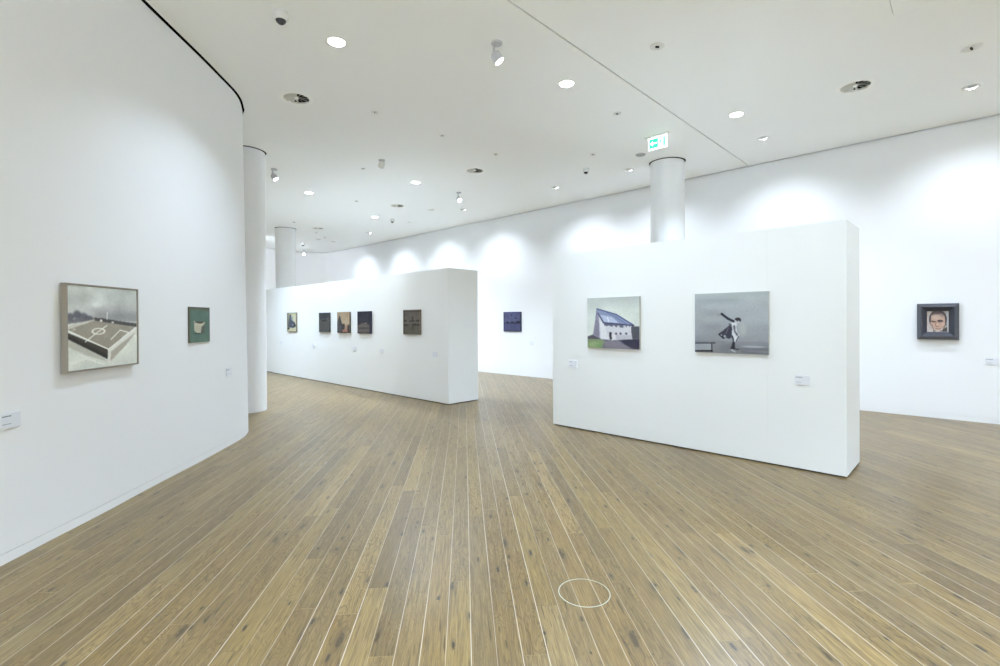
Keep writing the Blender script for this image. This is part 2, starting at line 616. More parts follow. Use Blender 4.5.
# ------------------------------------------------------------------ painted pictures
class Img:
    """small painter's raster: colours in sRGB 0..255, s to the right, t downwards, both 0..1"""
    def __init__(s, w, h, aspect, col=(128, 128, 128)):
        s.w, s.h, s.asp = w, h, aspect
        s.S, s.T = np.meshgrid(np.linspace(0, 1, w), np.linspace(0, 1, h))
        s.a = np.zeros((h, w, 3)) + np.array(col, float)
        s.rng = np.random.default_rng(5)

    def noise(s, nx, ny):
        g = s.rng.random((ny + 2, nx + 2))
        x = s.S * nx
        y = s.T * ny
        i = x.astype(int)
        j = y.astype(int)
        fx = x - i
        fy = y - j
        fx = fx * fx * (3 - 2 * fx)
        fy = fy * fy * (3 - 2 * fy)
        return (g[j, i] * (1 - fx) + g[j, i + 1] * fx) * (1 - fy) + (g[j + 1, i] * (1 - fx) + g[j + 1, i + 1] * fx) * fy - 0.5

    def blend(s, mask, col):
        m = np.clip(mask, 0, 1)[..., None]
        s.a = s.a * (1 - m) + np.array(col, float) * m

    def vgrad(s, t0, t1, c0, c1):
        k = np.clip((s.T - t0) / (t1 - t0), 0, 1)[..., None]
        m = ((s.T >= t0) & (s.T <= t1))[..., None]
        s.a = np.where(m, np.array(c0, float) * (1 - k) + np.array(c1, float) * k, s.a)

    def poly(s, pts, col, al=1.0):
        inside = np.zeros_like(s.S, bool)
        n = len(pts)
        for i in range(n):
            x1, y1 = pts[i]
            x2, y2 = pts[(i + 1) % n]
            c = ((y1 > s.T) != (y2 > s.T))
            with np.errstate(divide='ignore', invalid='ignore'):
                xx = (x2 - x1) * (s.T - y1) / ((y2 - y1) or 1e-9) + x1
            inside ^= c & (s.S < xx)
        m = inside.astype(float)
        m = (m + np.roll(m, 1, 0) + np.roll(m, -1, 0) + np.roll(m, 1, 1) + np.roll(m, -1, 1)) / 5
        s.blend(m * al, col)

    def line(s, pts, wd, col, al=1.0):
        for (x1, y1), (x2, y2) in zip(pts[:-1], pts[1:]):
            dx, dy = (x2 - x1) * s.asp, y2 - y1
            L2 = dx * dx + dy * dy or 1e-9
            k = np.clip((((s.S - x1) * s.asp) * dx + (s.T - y1) * dy) / L2, 0, 1)
            d = np.hypot((s.S - x1) * s.asp - k * dx, s.T - y1 - k * dy)
            s.blend(np.clip((wd - d) / (0.6 / s.h) * 0.5 + 0.5, 0, 1) * al, col)

    def ell(s, cx, cy, rx, ry, col, al=1.0, soft=0.15):
        d = np.hypot((s.S - cx) / rx, (s.T - cy) / ry)
        s.blend(np.clip((1 - d) / soft + 0.5, 0, 1) * al, col)

    def ring(s, cx, cy, rx, ry, wd, col, al=1.0):
        d = np.abs(np.hypot((s.S - cx) / rx, (s.T - cy) / ry) - 1) * min(rx * s.asp, ry)
        s.blend(np.clip((wd - d) / (0.6 / s.h) * 0.5 + 0.5, 0, 1) * al, col)

    def grain(s, amt, nx, ny):
        s.a = s.a + (s.noise(nx, ny) * amt)[..., None]


def quadmap(q, k=1.0):
    """image-crop pixel -> (s,t) on the picture, q = corners TL,TR,BR,BL; k = depth ratio right/left"""
    (ax, ay), (bx, by), (cx, cy), (dx, dy) = q

    def f(x, y):
        l = ax + (dx - ax) * 0.5
        r = bx + (cx - bx) * 0.5
        u = (x - l) / (r - l)
        top = ay + (by - ay) * u
        bot = dy + (cy - dy) * u
        t = (y - top) / (bot - top)
        s = u / (u + (1 - u) * k) if k != 1 else u
        return (s, t)
    return f


def paint_pitch():
    m = Img(150, 130, 1.15, (196, 199, 192))
    q = quadmap([(92, 85), (486, 118), (486, 512), (97, 560)], 1.2)
    P = lambda *a: [q(*p) for p in a]
    m.vgrad(0, .42, (184, 188, 182), (172, 173, 170))
    m.a += (m.noise(5, 6) * 24)[..., None]
    m.ell(*q(380, 240), .45, .08, (150, 150, 152), .6, 1.0)
    m.ell(*q(430, 265), .40, .07, (128, 128, 130), .6, 1.0)
    m.ell(*q(262, 195), .06, .035, (205, 208, 204), .7, 1.0)
    m.vgrad(.46, 1, (205, 206, 196), (196, 199, 190))
    m.a += (m.noise(7, 8) * 22)[..., None]
    for x, y, rx, ry in ((110, 262, .05, .045), (150, 250, .05, .05), (185, 262, .06, .05), (215, 270, .06, .035)):
        m.ell(*q(x, y), rx, ry, (82, 82, 90), .85, .6)
    m.poly(P((95, 275), (245, 268), (240, 285), (95, 300)), (95, 94, 98), .8)
    m.poly(P((245, 265), (300, 270), (390, 285), (486, 298), (486, 318), (380, 305), (250, 285)), (62, 60, 60), .9)
    m.ell(*q(285, 283), .018, .018, (225, 224, 215), .9, .5)
    m.ell(*q(350, 292), .02, .014, (205, 204, 196), .8, .5)
    m.line(P((320, 238), (318, 275)), .006, (225, 226, 220))
    m.poly(P((94, 312), (240, 276), (245, 284), (94, 330)), (190, 188, 180))
    m.poly(P((94, 332), (245, 282), (480, 318), (325, 438)), (143, 137, 124))
    m.a += (m.noise(10, 10) * 9)[..., None]
    m.poly(P((94, 348), (322, 440), (318, 490), (94, 378)), (58, 54, 48))
    m.poly(P((94, 362), (322, 470), (318, 492), (94, 385)), (38, 35, 32), .8)
    m.poly(P((325, 438), (488, 316), (488, 345), (400, 440), (322, 520)), (205, 203, 194))
    m.poly(P((340, 450), (480, 345), (420, 420), (335, 505)), (150, 144, 130), .8)
    m.poly(P((94, 385), (300, 485), (315, 505), (200, 470), (94, 425)), (165, 162, 148), .7)
    m.line(P((94, 336), (325, 438), (482, 318)), .006, (232, 232, 224))
    m.line(P((195, 398), (255, 352), (318, 308)), .006, (225, 225, 216))
    m.ring(*q(270, 340), .085, .036, .005, (225, 225, 216))
    m.line(P((340, 384), (392, 334), (438, 346)), .006, (225, 225, 216))
    m.line(P((438, 346), (405, 372)), .005, (225, 225, 216), .6)
    m.line(P((120, 322), (140, 330), (118, 338)), .004, (210, 210, 204), .7)
    m.line(P((160, 470), (250, 500)), .012, (214, 215, 206), .6)
    m.line(P((110, 520), (200, 490), (300, 520)), .012, (220, 220, 212), .5)
    m.grain(9, 60, 50)
    return m


def paint_green():
    m = Img(70, 66, 1.07, (82, 108, 96))
    q = quadmap([(97, 95), (262, 95), (262, 345), (98, 360)], 1.08)
    P = lambda *a: [q(*p) for p in a]
    m.a += (m.noise(6, 6) * 10)[..., None]
    m.poly([(0, 0), (1, 0), (1, .07), (0, .05)], (86, 84, 66))
    m.poly([(0, .07), (1, .09), (1, .12), (0, .1)], (96, 100, 80), .7)
    m.poly([(0, 0), (.03, 0), (.03, 1), (0, 1)], (92, 84, 62), .8)
    m.poly([(.96, 0), (1, 0), (1, 1), (.96, 1)], (70, 76, 70), .8)
    m.ell(*q(180, 288), .27, .02, (40, 46, 42), .8, .5)
    m.poly(P((135, 205), (222, 205), (222, 285), (160, 285), (138, 268)), (186, 182, 160))
    m.poly(P((196, 240), (222, 215), (222, 286), (188, 284)), (66, 72, 66), .9)
    m.ell(*q(180, 208), .26, .035, (70, 58, 52), .95, .3)
    m.line(P((136, 200), (150, 214), (190, 222), (222, 206)), .012, (198, 192, 168))
    for y in (232, 245, 258):
        m.line(P((140, y), (165, y + 8), (205, y + 4)), .008, (150, 148, 130), .7)
    m.grain(8, 35, 35)
    return m


def paint_house():
    m = Img(130, 112, 1.16, (200, 206, 198))
    q = quadmap([(112, 118), (570, 105), (575, 575), (112, 555)], 0.92)
    P = lambda *a: [q(*p) for p in a]
    m.vgrad(0, .25, (172, 178, 174), (196, 202, 195))
    m.vgrad(.25, .8, (196, 202, 195), (206, 212, 204))
    m.a += (m.noise(5, 5) * 12)[..., None]
    m.poly(P((500, 365), (575, 372), (575, 490), (495, 480)), (78, 80, 88))
    m.poly(P((112, 455), (160, 440), (225, 470), (240, 490), (112, 490)), (84, 80, 92))
    m.poly(P((112, 485), (575, 480), (575, 575), (112, 560)), (108, 105, 118))
    m.poly(P((390, 488), (575, 482), (575, 575), (520, 573), (430, 520)), (50, 48, 66))
    m.poly(P((250, 505), (390, 500), (430, 530), (500, 575), (280, 565)), (124, 120, 128), .8)
    m.poly(P((112, 480), (235, 480), (262, 505), (235, 560), (112, 560)), (122, 140, 104))
    m.ell(*q(165, 530), .12, .06, (146, 166, 122), .7, .8)
    m.ell(*q(210, 540), .06, .04, (108, 146, 92), .7, .8)
    m.poly(P((196, 212), (160, 445), (225, 475), (222, 275)), (138, 136, 152))
    m.poly(P((185, 290), (165, 440), (212, 465), (215, 330)), (120, 116, 134), .6)
    m.poly(P((212, 262), (255, 335), (490, 362), (508, 480), (330, 492), (222, 474)), (196, 196, 202))
    m.poly(P((225, 320), (258, 345), (300, 480), (228, 474)), (212, 212, 214), .8)
    m.poly(P((330, 440), (500, 450), (506, 480), (335, 490)), (172, 170, 180), .7)
    m.poly(P((255, 335), (490, 358), (492, 372), (420, 380), (262, 362)), (72, 72, 90), .85)
    for x in (300, 345, 385, 440, 470):
        m.ell(*q(x, 370), .025, .022, (200, 200, 206), .8, .5)
    m.poly(P((192, 210), (368, 264), (525, 362), (440, 352), (252, 335)), (126, 136, 164))
    m.poly(P((225, 265), (330, 285), (390, 340), (262, 330)), (182, 190, 208), .8)
    m.line(P((196, 212), (368, 264), (522, 360)), .012, (72, 82, 122))
    m.line(P((205, 250), (252, 336), (350, 345), (520, 362)), .012, (58, 62, 92))
    m.line(P((280, 245), (360, 285), (450, 345)), .008, (92, 104, 146), .8)
    m.line(P((290, 290), (300, 325)), .01, (222, 226, 230), .8)
    m.line(P((196, 212), (186, 290)), .008, (84, 92, 128))
    m.poly(P((303, 418), (326, 418), (328, 486), (308, 486)), (36, 34, 44))
    m.poly(P((326, 440), (360, 442), (362, 486), (330, 488)), (215, 215, 215), .8)
    for x in (365, 405, 455):
        m.ell(*q(x, 433), .022, .022, (62, 62, 74), .9, .5)
    m.line(P((112, 570), (575, 574)), .01, (120, 118, 118))
    m.grain(9, 55, 50)
    return m


def paint_dancer():
    m = Img(150, 132, 1.16, (150, 155, 157))
    q = quadmap([(78, 110), (655, 92), (655, 588), (78, 560)], 0.905)
    P = lambda *a: [q(*p) for p in a]
    m.vgrad(0, .35, (158, 165, 166), (150, 155, 157))
    m.vgrad(.35, .8, (150, 155, 157), (136, 139, 142))
    m.vgrad(.8, 1, (126, 128, 132), (112, 114, 118))
    m.a += (m.noise(4, 9) * 16)[..., None]
    m.ell(*q(480, 290), .3, .16, (158, 164, 168), .6, 1.0)
    m.poly(P((78, 110), (655, 92), (655, 130), (420, 150), (78, 150)), (166, 174, 172), .35)
    m.ell(*q(450, 390), .05, .1, (172, 174, 172), .6, 1.0)
    m.ell(*q(540, 523), .14, .016, (164, 166, 170), .8, .8)
    m.line(P((380, 540), (655, 545)), .02, (98, 100, 106), .6)
    m.line(P((440, 560), (655, 582)), .012, (96, 98, 104), .6)
    # low table
    m.poly(P((78, 495), (210, 495), (210, 545), (78, 545)), (160, 164, 168), .6)
    m.line(P((78, 491), (235, 491)), .010, (58, 58, 68))
    m.line(P((210, 493), (210, 568)), .010, (46, 46, 54))
    m.line(P((78, 552), (212, 552)), .014, (22, 22, 30))
    # figure: lifted arm, head, pale body, flying dark skirt, legs
    m.ell(*q(268, 272), .03, .02, (128, 130, 134), .7, .8)
    m.poly(P((350, 352), (372, 372), (372, 440), (345, 462), (325, 452), (300, 458), (258, 422), (300, 395)), (54, 53, 66))
    m.line(P((268, 424), (300, 455), (322, 430)), .012, (40, 40, 52))
    m.ell(*q(312, 440), .018, .022, (156, 158, 164), .9, .5)
    m.ell(*q(285, 430), .012, .014, (150, 152, 160), .8, .5)
    m.line(P((340, 375), (320, 420)), .006, (110, 112, 122), .8)
    m.poly(P((362, 335), (408, 335), (402, 375), (412, 410), (428, 432), (400, 470), (372, 468), (366, 420), (372, 380)), (196, 198, 200))
    m.poly(P((375, 360), (392, 352), (396, 400), (420, 430), (405, 440), (385, 405)), (58, 58, 68), .75)
    m.line(P((288, 266), (335, 302), (380, 324)), .019, (38, 38, 48))
    m.line(P((345, 345), (362, 352), (358, 372)), .008, (60, 60, 70))
    m.ell(*q(412, 322), .034, .034, (176, 178, 182), 1, .3)
    m.ell(*q(414, 308), .040, .026, (44, 42, 48), 1, .3)
    m.ell(*q(432, 316), .014, .026, (48, 46, 52), .9, .4)
    m.line(P((406, 322), (416, 324)), .006, (70, 68, 72), .8)
    m.line(P((370, 440), (382, 480), (376, 510)), .014, (60, 60, 70))
    m.line(P((398, 450), (392, 480)), .017, (200, 202, 204))
    m.line(P((420, 440), (398, 482)), .007, (66, 66, 76))
    m.poly(P((372, 485), (392, 482), (390, 535), (425, 538), (418, 545), (352, 538), (365, 515)), (34, 34, 44))
    m.line(P((364, 545), (388, 560)), .012, (178, 180, 184), .8)
    m.grain(7, 60, 55)
    return m


def paint_portrait():
    m = Img(90, 100, 0.79, (196, 184, 178))
    q = quadmap([(157, 150), (622, 150), (622, 578), (157, 578)])
    P = lambda *a: [q(*p) for p in a]
    m.a += (m.noise(5, 5) * 26)[..., None]
    m.poly(P((560, 150), (622, 150), (622, 578), (585, 578), (575, 350)), (186, 186, 182))
    m.ell(*q(392, 320), .41, .46, (74, 64, 66), 1, .12)
    m.ell(*q(392, 345), .355, .44, (190, 158, 140), 1, .1)
    m.ell(*q(400, 215), .30, .13, (88, 76, 76), .85, .5)
    m.ell(*q(375, 265), .24, .13, (198, 172, 156), .95, .5)
    m.ell(*q(470, 240), .10, .10, (168, 148, 142), .6, .8)
    m.poly(P((225, 240), (250, 250), (250, 385), (222, 370)), (72, 64, 70), .8)
    m.poly(P((540, 230), (580, 270), (578, 470), (548, 430)), (66, 60, 66), .9)
    m.poly(P((510, 520), (585, 470), (590, 578), (480, 578)), (64, 62, 56), .9)
    m.poly(P((290, 545), (330, 560), (330, 578), (285, 578)), (80, 72, 62), .8)
    m.ell(*q(300, 368), .10, .035, (98, 78, 72), .9, .6)
    m.ell(*q(440, 358), .12, .055, (74, 58, 60), .9, .6)
    m.line(P((250, 350), (345, 362)), .018, (92, 72, 64), .8)
    m.line(P((395, 345), (440, 335), (500, 352)), .02, (62, 50, 52), .9)
    m.ell(*q(452, 362), .03, .014, (170, 160, 166), .9, .5)
    m.ell(*q(440, 362), .017, .016, (40, 34, 40), .95, .4)
    m.ell(*q(305, 372), .017, .014, (52, 42, 44), .95, .4)
    m.line(P((352, 385), (345, 430), (352, 462)), .022, (150, 112, 92), .7)
    m.ell(*q(378, 425), .045, .05, (212, 184, 164), .8, .7)
    m.ell(*q(385, 468), .075, .02, (136, 98, 86), .8, .6)
    m.ell(*q(510, 420), .08, .08, (206, 170, 154), .7, .8)
    m.ell(*q(300, 440), .06, .08, (202, 168, 150), .6, .8)
    m.line(P((345, 512), (400, 520), (445, 512)), .014, (132, 82, 78), .9)
    m.ell(*q(395, 545), .10, .035, (204, 176, 158), .7, .7)
    m.line(P((270, 430), (295, 520), (345, 572)), .02, (130, 104, 92), .6)
    m.line(P((545, 450), (500, 540), (440, 575)), .022, (98, 82, 78), .7)
    m.line(P((290, 225), (340, 215), (400, 225)), .012, (120, 104, 104), .7)
    m.grain(16, 40, 45)
    return m


def paint_blue():
    m = Img(64, 60, 1.22, (86, 88, 122))
    q = quadmap([(160, 138), (493, 138), (493, 503), (160, 503)])
    P = lambda *a: [q(*p) for p in a]
    m.a += (m.noise(5, 5) * 14)[..., None]
    m.vgrad(.56, 1, (80, 82, 116), (74, 76, 112))
    m.a += (m.noise(9, 5) * 12)[..., None]
    m.poly([(0, 0), (1, 0), (1, .05), (0, .05)], (62, 62, 100))
    m.poly([(0, .95), (1, .95), (1, 1), (0, 1)], (40, 42, 62))
    m.poly([(0, 0), (.05, 0), (.05, 1), (0, 1)], (52, 54, 84))
    m.poly([(.95, 0), (1, 0), (1, 1), (.95, 1)], (44, 46, 66))
    m.ell(*q(312, 198), .04, .04, (36, 38, 58), .9, .6)
    m.ell(*q(400, 262), .05, .03, (40, 42, 62), .8, .7)
    m.ell(*q(385, 245), .05, .03, (56, 58, 84), .8, .7)
    m.ell(*q(250, 250), .04, .05, (70, 72, 106), .7, .8)
    m.ell(*q(240, 330), .07, .045, (28, 30, 46), .95, .6)
    m.ell(*q(335, 335), .09, .05, (34, 36, 52), .95, .6)
    m.ell(*q(445, 330), .15, .06, (26, 28, 42), .95, .6)
    m.line(P((190, 348), (490, 348)), .03, (40, 42, 62), .8)
    m.line(P((210, 386), (285, 388)), .012, (58, 60, 90), .8)
    m.ell(*q(270, 310), .05, .03, (124, 128, 156), .6, .8)
    m.grain(8, 30, 30)
    return m


def paint_ship():     # pale seascape with a dark mast-like peak
    m = Img(50, 60, 0.9, (186, 184, 152))
    q = quadmap([(180, 195), (318, 195), (318, 468), (180, 468)], 0.975)
    P = lambda *a: [q(*p) for p in a]
    m.a += (m.noise(4, 5) * 16)[..., None]
    m.poly(P((180, 195), (200, 195), (205, 400), (180, 400)), (112, 110, 92), .9)
    m.poly(P((212, 210), (236, 210), (240, 290), (300, 340), (310, 400), (270, 420), (190, 410), (205, 300)), (70, 76, 90))
    m.poly(P((232, 235), (262, 250), (270, 320), (240, 300)), (128, 138, 150), .8)
    m.ell(*q(292, 378), .14, .06, (40, 42, 44), .9, .5)
    m.ell(*q(260, 372), .08, .03, (170, 172, 170), .8, .6)
    m.poly(P((180, 405), (230, 420), (318, 430), (318, 455), (180, 470)), (190, 184, 152))
    m.ell(*q(196, 430), .12, .07, (34, 36, 34), .95, .4)
    m.grain(14, 22, 26)
    return m


def paint_dusk():
    m = Img(50, 56, 0.95, (58, 60, 62))
    q = quadmap([(130, 188), (285, 188), (285, 460), (130, 460)], 0.975)
    P = lambda *a: [q(*p) for p in a]
    m.vgrad(0, .36, (54, 58, 64), (48, 52, 56))
    m.vgrad(.36, 1, (82, 82, 74), (66, 66, 66))
    m.a += (m.noise(6, 7) * 14)[..., None]
    m.poly([(0, 0), (.1, 0), (.1, 1), (0, 1)], (58, 62, 46), .7)
    m.ell(*q(205, 300), .24, .05, (34, 34, 34), .9, .6)
    m.ell(*q(200, 280), .10, .03, (96, 96, 90), .8, .6)
    m.ell(*q(258, 272), .10, .04, (108, 106, 100), .8, .6)
    m.line(P((160, 270), (180, 260)), .02, (88, 88, 84), .7)
    m.grain(12, 24, 26)
    return m


def paint_peaks():
    m = Img(54, 60, 0.92, (176, 156, 128))
    q = quadmap([(392, 180), (570, 180), (570, 470), (392, 470)], 0.975)
    P = lambda *a: [q(*p) for p in a]
    m.vgrad(0, .6, (160, 140, 112), (176, 156, 130))
    m.a += (m.noise(5, 6) * 14)[..., None]
    m.poly(P((395, 470), (395, 320), (418, 250), (436, 228), (448, 290), (462, 350), (485, 342), (505, 350), (500, 420), (480, 470)), (58, 56, 58))
    m.poly(P((405, 300), (425, 290), (420, 440), (400, 440)), (100, 96, 92), .6)
    m.poly(P((430, 360), (455, 370), (450, 460), (425, 460)), (92, 92, 98), .6)
    m.poly(P((500, 400), (540, 340), (548, 420), (520, 440)), (150, 118, 102))
    m.poly(P((540, 370), (570, 345), (570, 470), (535, 470)), (48, 44, 44))
    m.poly(P((462, 430), (520, 412), (550, 460), (470, 470)), (156, 116, 98))
    m.line(P((395, 465), (570, 465)), .02, (44, 40, 38))
    m.grain(12, 24, 26)
    return m


def paint_night():
    m = Img(54, 60, 0.94, (40, 38, 50))
    q = quadmap([(685, 170), (880, 170), (880, 480), (685, 480)], 0.975)
    P = lambda *a: [q(*p) for p in a]
    m.a += (m.noise(4, 5) * 6)[..., None]
    m.poly(P((685, 370), (740, 340), (770, 330), (860, 355), (860, 470), (685, 480)), (92, 84, 80))
    m.a += (m.noise(8, 14) * 10)[..., None]
    m.ell(*q(805, 333), .10, .03, (122, 116, 112), .9, .6)
    m.ell(*q(790, 318), .12, .025, (26, 24, 30), .9, .6)
    m.line(P((700, 385), (760, 368), (840, 385)), .012, (122, 114, 106), .7)
    m.poly(P((700, 395), (850, 395), (850, 420), (700, 425)), (60, 56, 58), .8)
    m.line(P((700, 435), (850, 432)), .02, (110, 102, 96), .6)
    m.poly([(.9, 0), (1, 0), (1, 1), (.9, 1)], (30, 30, 42), .9)
    m.poly([(0, .95), (1, .95), (1, 1), (0, 1)], (36, 32, 34), .9)
    m.grain(10, 24, 26)
    return m


def paint_cross():
    m = Img(60, 56, 1.12, (96, 92, 84))
    q = quadmap([(87, 105), (262, 105), (262, 355), (87, 355)], 0.975)
    P = lambda *a: [q(*p) for p in a]
    m.vgrad(0, .5, (98, 92, 84), (104, 98, 90))
    m.vgrad(.5, 1, (92, 88, 80), (90, 88, 76))
    m.a += (m.noise(5, 6) * 12)[..., None]
    m.poly([(0, 0), (1, 0), (1, .06), (0, .06)], (72, 68, 60), .8)
    m.poly([(0, 0), (.06, 0), (.06, 1), (0, 1)], (64, 62, 52), .8)
    m.line(P((90, 238), (262, 238)), .035, (112, 104, 96), .7)
    for x, y, rx, ry in ((105, 215, .09, .05), (180, 218, .18, .035), (240, 215, .12, .05), (185, 190, .045, .10), (110, 262, .12, .04),
                         (205, 255, .14, .05), (245, 258, .10, .05), (185, 290, .03, .11)):
        m.ell(*q(x, y), rx, ry, (48, 44, 42), .9, .7)
    m.grain(10, 28, 26)
    return m


def picture_material(name, rough=0.55):
    m, n, l, p = new_mat(name)
    a = n.new('ShaderNodeAttribute')
    a.attribute_name = 'paint'
    l.new(a.outputs['Color'], p.inputs['Base Color'])
    p.inputs['Roughness'].default_value = rough
    p.inputs['Specular IOR Level'].default_value = 0.3
    t = n.new('ShaderNodeTexNoise')
    t.inputs['Scale'].default_value = 90
    b = n.new('ShaderNodeBump')
    b.inputs['Strength'].default_value = 0.15
    b.inputs['Distance'].default_value = 0.002
    tc = n.new('ShaderNodeTexCoord')
    l.new(tc.outputs['Object'], t.inputs['Vector'])
    l.new(t.outputs['Fac'], b.inputs['Height'])
    l.new(b.outputs['Normal'], p.inputs['Normal'])
    return m


M_PAINT = picture_material('painted_picture')


def lin(a):
    c = np.clip(a, 0, 255) / 255
    return np.where(c <= 0.04045, c / 12.92, ((c + 0.055) / 1.055) ** 2.4)


def picture_mesh(name, img, w, h, y, parent, edge_mat=None, depth=0.0):
    """local x right, z up, front towards -y; centred; with canvas sides of the given depth behind the face"""
    W, H = img.w, img.h
    xs = np.linspace(-w / 2, w / 2, W)
    zs = np.linspace(h / 2, -h / 2, H)
    verts = [(x, y, z) for z in zs for x in xs]
    faces = []
    for j in range(H - 1):
        for i in range(W - 1):
            k = j * W + i
            faces.append((k, k + W, k + W + 1, k + 1))
    nf = len(faces)
    if depth:
        b = len(verts)
        for x, z in ((-w / 2, h / 2), (w / 2, h / 2), (w / 2, -h / 2), (-w / 2, -h / 2)):
            verts.append((x, y, z))
            verts.append((x, y + depth, z))
        for i in range(4):
            j = (i + 1) % 4
            faces.append((b + 2 * i, b + 2 * j, b + 2 * j + 1, b + 2 * i + 1))
        faces.append((b + 1, b + 3, b + 5, b + 7))
    me = bpy.data.meshes.new(name)
    me.from_pydata(verts, [], faces)
    me.materials.append(M_PAINT)
    if depth:
        me.materials.append(edge_mat)
        for p in me.polygons:
            if p.index >= nf:
                p.material_index = 1
    at = me.color_attributes.new('paint', 'FLOAT_COLOR', 'POINT')
    c = np.ones((len(verts), 4))
    c[:W * H, :3] = np.minimum(lin(img.a) * img.gain, 0.88).reshape(-1, 3)
    c[W * H:, :3] = 0.2
    at.data.foreach_set('color', c.ravel())
    o = bpy.data.objects.new(name, me)
    COL.objects.link(o)
    o.parent = parent
    return o


def frame_mesh(name, w, h, prof, m, parent):
    """prof: closed list of (inset from outer edge, y); y negative = towards the room"""
    bm = bmesh.new()
    rings = []
    for sx, sz in ((-1, 1), (1, 1), (1, -1), (-1, -1)):
        rings.append([bm.verts.new((sx * (w / 2 - i), y, sz * (h / 2 - i))) for i, y in prof])
    for a in range(4):
        b = (a + 1) % 4
        for k in range(len(prof)):
            kk = (k + 1) % len(prof)
            bm.faces.new((rings[a][k], rings[b][k], rings[b][kk], rings[a][kk]))
    return link(name, bm, m, parent)


def painting(label, p, rz, img, w, h, depth, kind, frame_mat, cat='painting', group=None, fw=0.008, gain=1.0):
    """p: centre on the wall; local -y faces the room"""
    t = thing('painting', label, cat, p, rz, group)
    img.gain = gain
    if kind == 'canvas':
        picture_mesh('canvas', img, w, h, -depth, t, frame_mat, depth - 0.001)
    elif kind == 'tray':      # thin tray frame around a canvas set slightly back
        picture_mesh('canvas', img, w - 2 * fw - 0.006, h - 2 * fw - 0.006, -depth + 0.007, t, M_DARKEDGE, depth - 0.012)
        frame_mesh('frame', w, h, [(0, -0.001), (0, -depth), (fw, -depth), (fw, -0.004), (fw + 0.004, -0.004), (fw + 0.004, -0.001)], frame_mat, t)
    elif kind == 'deep':
        picture_mesh('canvas', img, 0.250, 0.316, -0.034, t, M_DARKEDGE, 0.02)
        frame_mesh('frame', w, h, [(0, -0.001), (0, -0.045), (0.006, -0.05), (0.044, -0.098), (0.050, -0.102), (0.058, -0.098), (0.116, -0.042), (0.116, -0.001)], frame_mat, t)
    return t


FACE_R = math.atan2(-D2.y, -D2.x)      # local x = -D2 (to the right in view), local -y = -N2


def on_panel(base, s0, s1, z, off=0.0):
    p = base + D2 * ((s0 + s1) / 2) - N2 * off
    return (p.x, p.y, z)


painting('unframed painting of a pale barn with a blue roof on grass', on_panel(RP, 2.174, 2.954, 1.4995), FACE_R, paint_house(), 0.785, 0.678, 0.03, 'canvas', M_CANVAS, gain=1.14)
painting('unframed grey painting of a leaping dancer beside a low table', on_panel(RP, 0.680, 1.4625, 1.50), FACE_R, paint_dancer(), 0.785, 0.676, 0.03, 'canvas', M_CANVAS, gain=1.12)
FARB = Vector((N2.x, N2.y, 0)) * D_FAR
painting('small face portrait in a wide blue-black stepped frame', on_panel(FARB, 0.225, 0.705, 1.488), FACE_R, paint_portrait(), 0.482, 0.552, 0.1, 'deep', M_DARKWOOD)
painting('small navy blue painting alone on the far wall between the partitions', on_panel(FARB, 9.04, 9.708, 1.493), FACE_R, paint_blue(), 0.667, 0.547, 0.03, 'canvas', M_NAVYEDGE, gain=0.85)
G5 = 'small dark paintings in a row on the long partition'
for lab, im, s0, s1, z0, z1, fm, kind in (
        ('pale seascape with a dark peak, leftmost of the five on the long partition', paint_ship(), 6.404, 7.014, 1.248, 1.774, M_OLIVE, 'tray'),
        ('small dark green-grey painting, second from left on the long partition', paint_dusk(), 4.496, 5.061, 1.262, 1.746, M_DARKEDGE, 'canvas'),
        ('small tan painting of dark pointed trees, middle of the five', paint_peaks(), 3.515, 4.110, 1.258, 1.750, M_DARKEDGE, 'canvas'),
        ('small night painting with pale ground below black sky', paint_night(), 2.586, 3.162, 1.258, 1.752, M_NAVYEDGE, 'canvas'),
        ('brown painting of a dark mirrored island, nearest on the long partition', paint_cross(), 0.809, 1.372, 1.265, 1.755, M_BROWN, 'tray')):
    painting(lab, on_panel(LP, s0, s1, (z0 + z1) / 2), FACE_R, im, s1 - s0, z1 - z0, 0.032, kind, fm, group=G5, fw=0.012)


def on_left(y0, y1, z):
    """chord on the curved left wall between two y, returns location of centre and rotation (local x towards +y)"""
    def X(y):
        for a, b in zip(left_line[:-1], left_line[1:]):
            if a.y <= y <= b.y:
                return a.x + (b.x - a.x) * (y - a.y) / (b.y - a.y) + LEAN * z / ZC
    a, b = Vector((X(y0), y0)), Vector((X(y1), y1))
    md = (y0 + y1) / 2
    bulge = max(0.0, max(X(y0 + (y1 - y0) * k / 20) - (a.x + (b.x - a.x) * k / 20) for k in range(21)))
    c = (a + b) / 2
    return (c.x + bulge, c.y, z), math.atan2((b - a).y, (b - a).x), (b - a).length


p, rz, w = on_left(3.57, 4.34, 1.505)
painting('large grey painting of a sports pitch on a slab, in a taupe frame', p, rz, paint_pitch(), w, 0.66, 0.045, 'tray', M_TAUPE, fw=0.010, gain=1.28)
p, rz, w = on_left(5.19, 5.60, 1.512)
painting('small green painting of a paper bundle on the curved left wall', p, rz, paint_green(), w, 0.383, 0.015, 'canvas', M_GREENEDGE, gain=1.1)


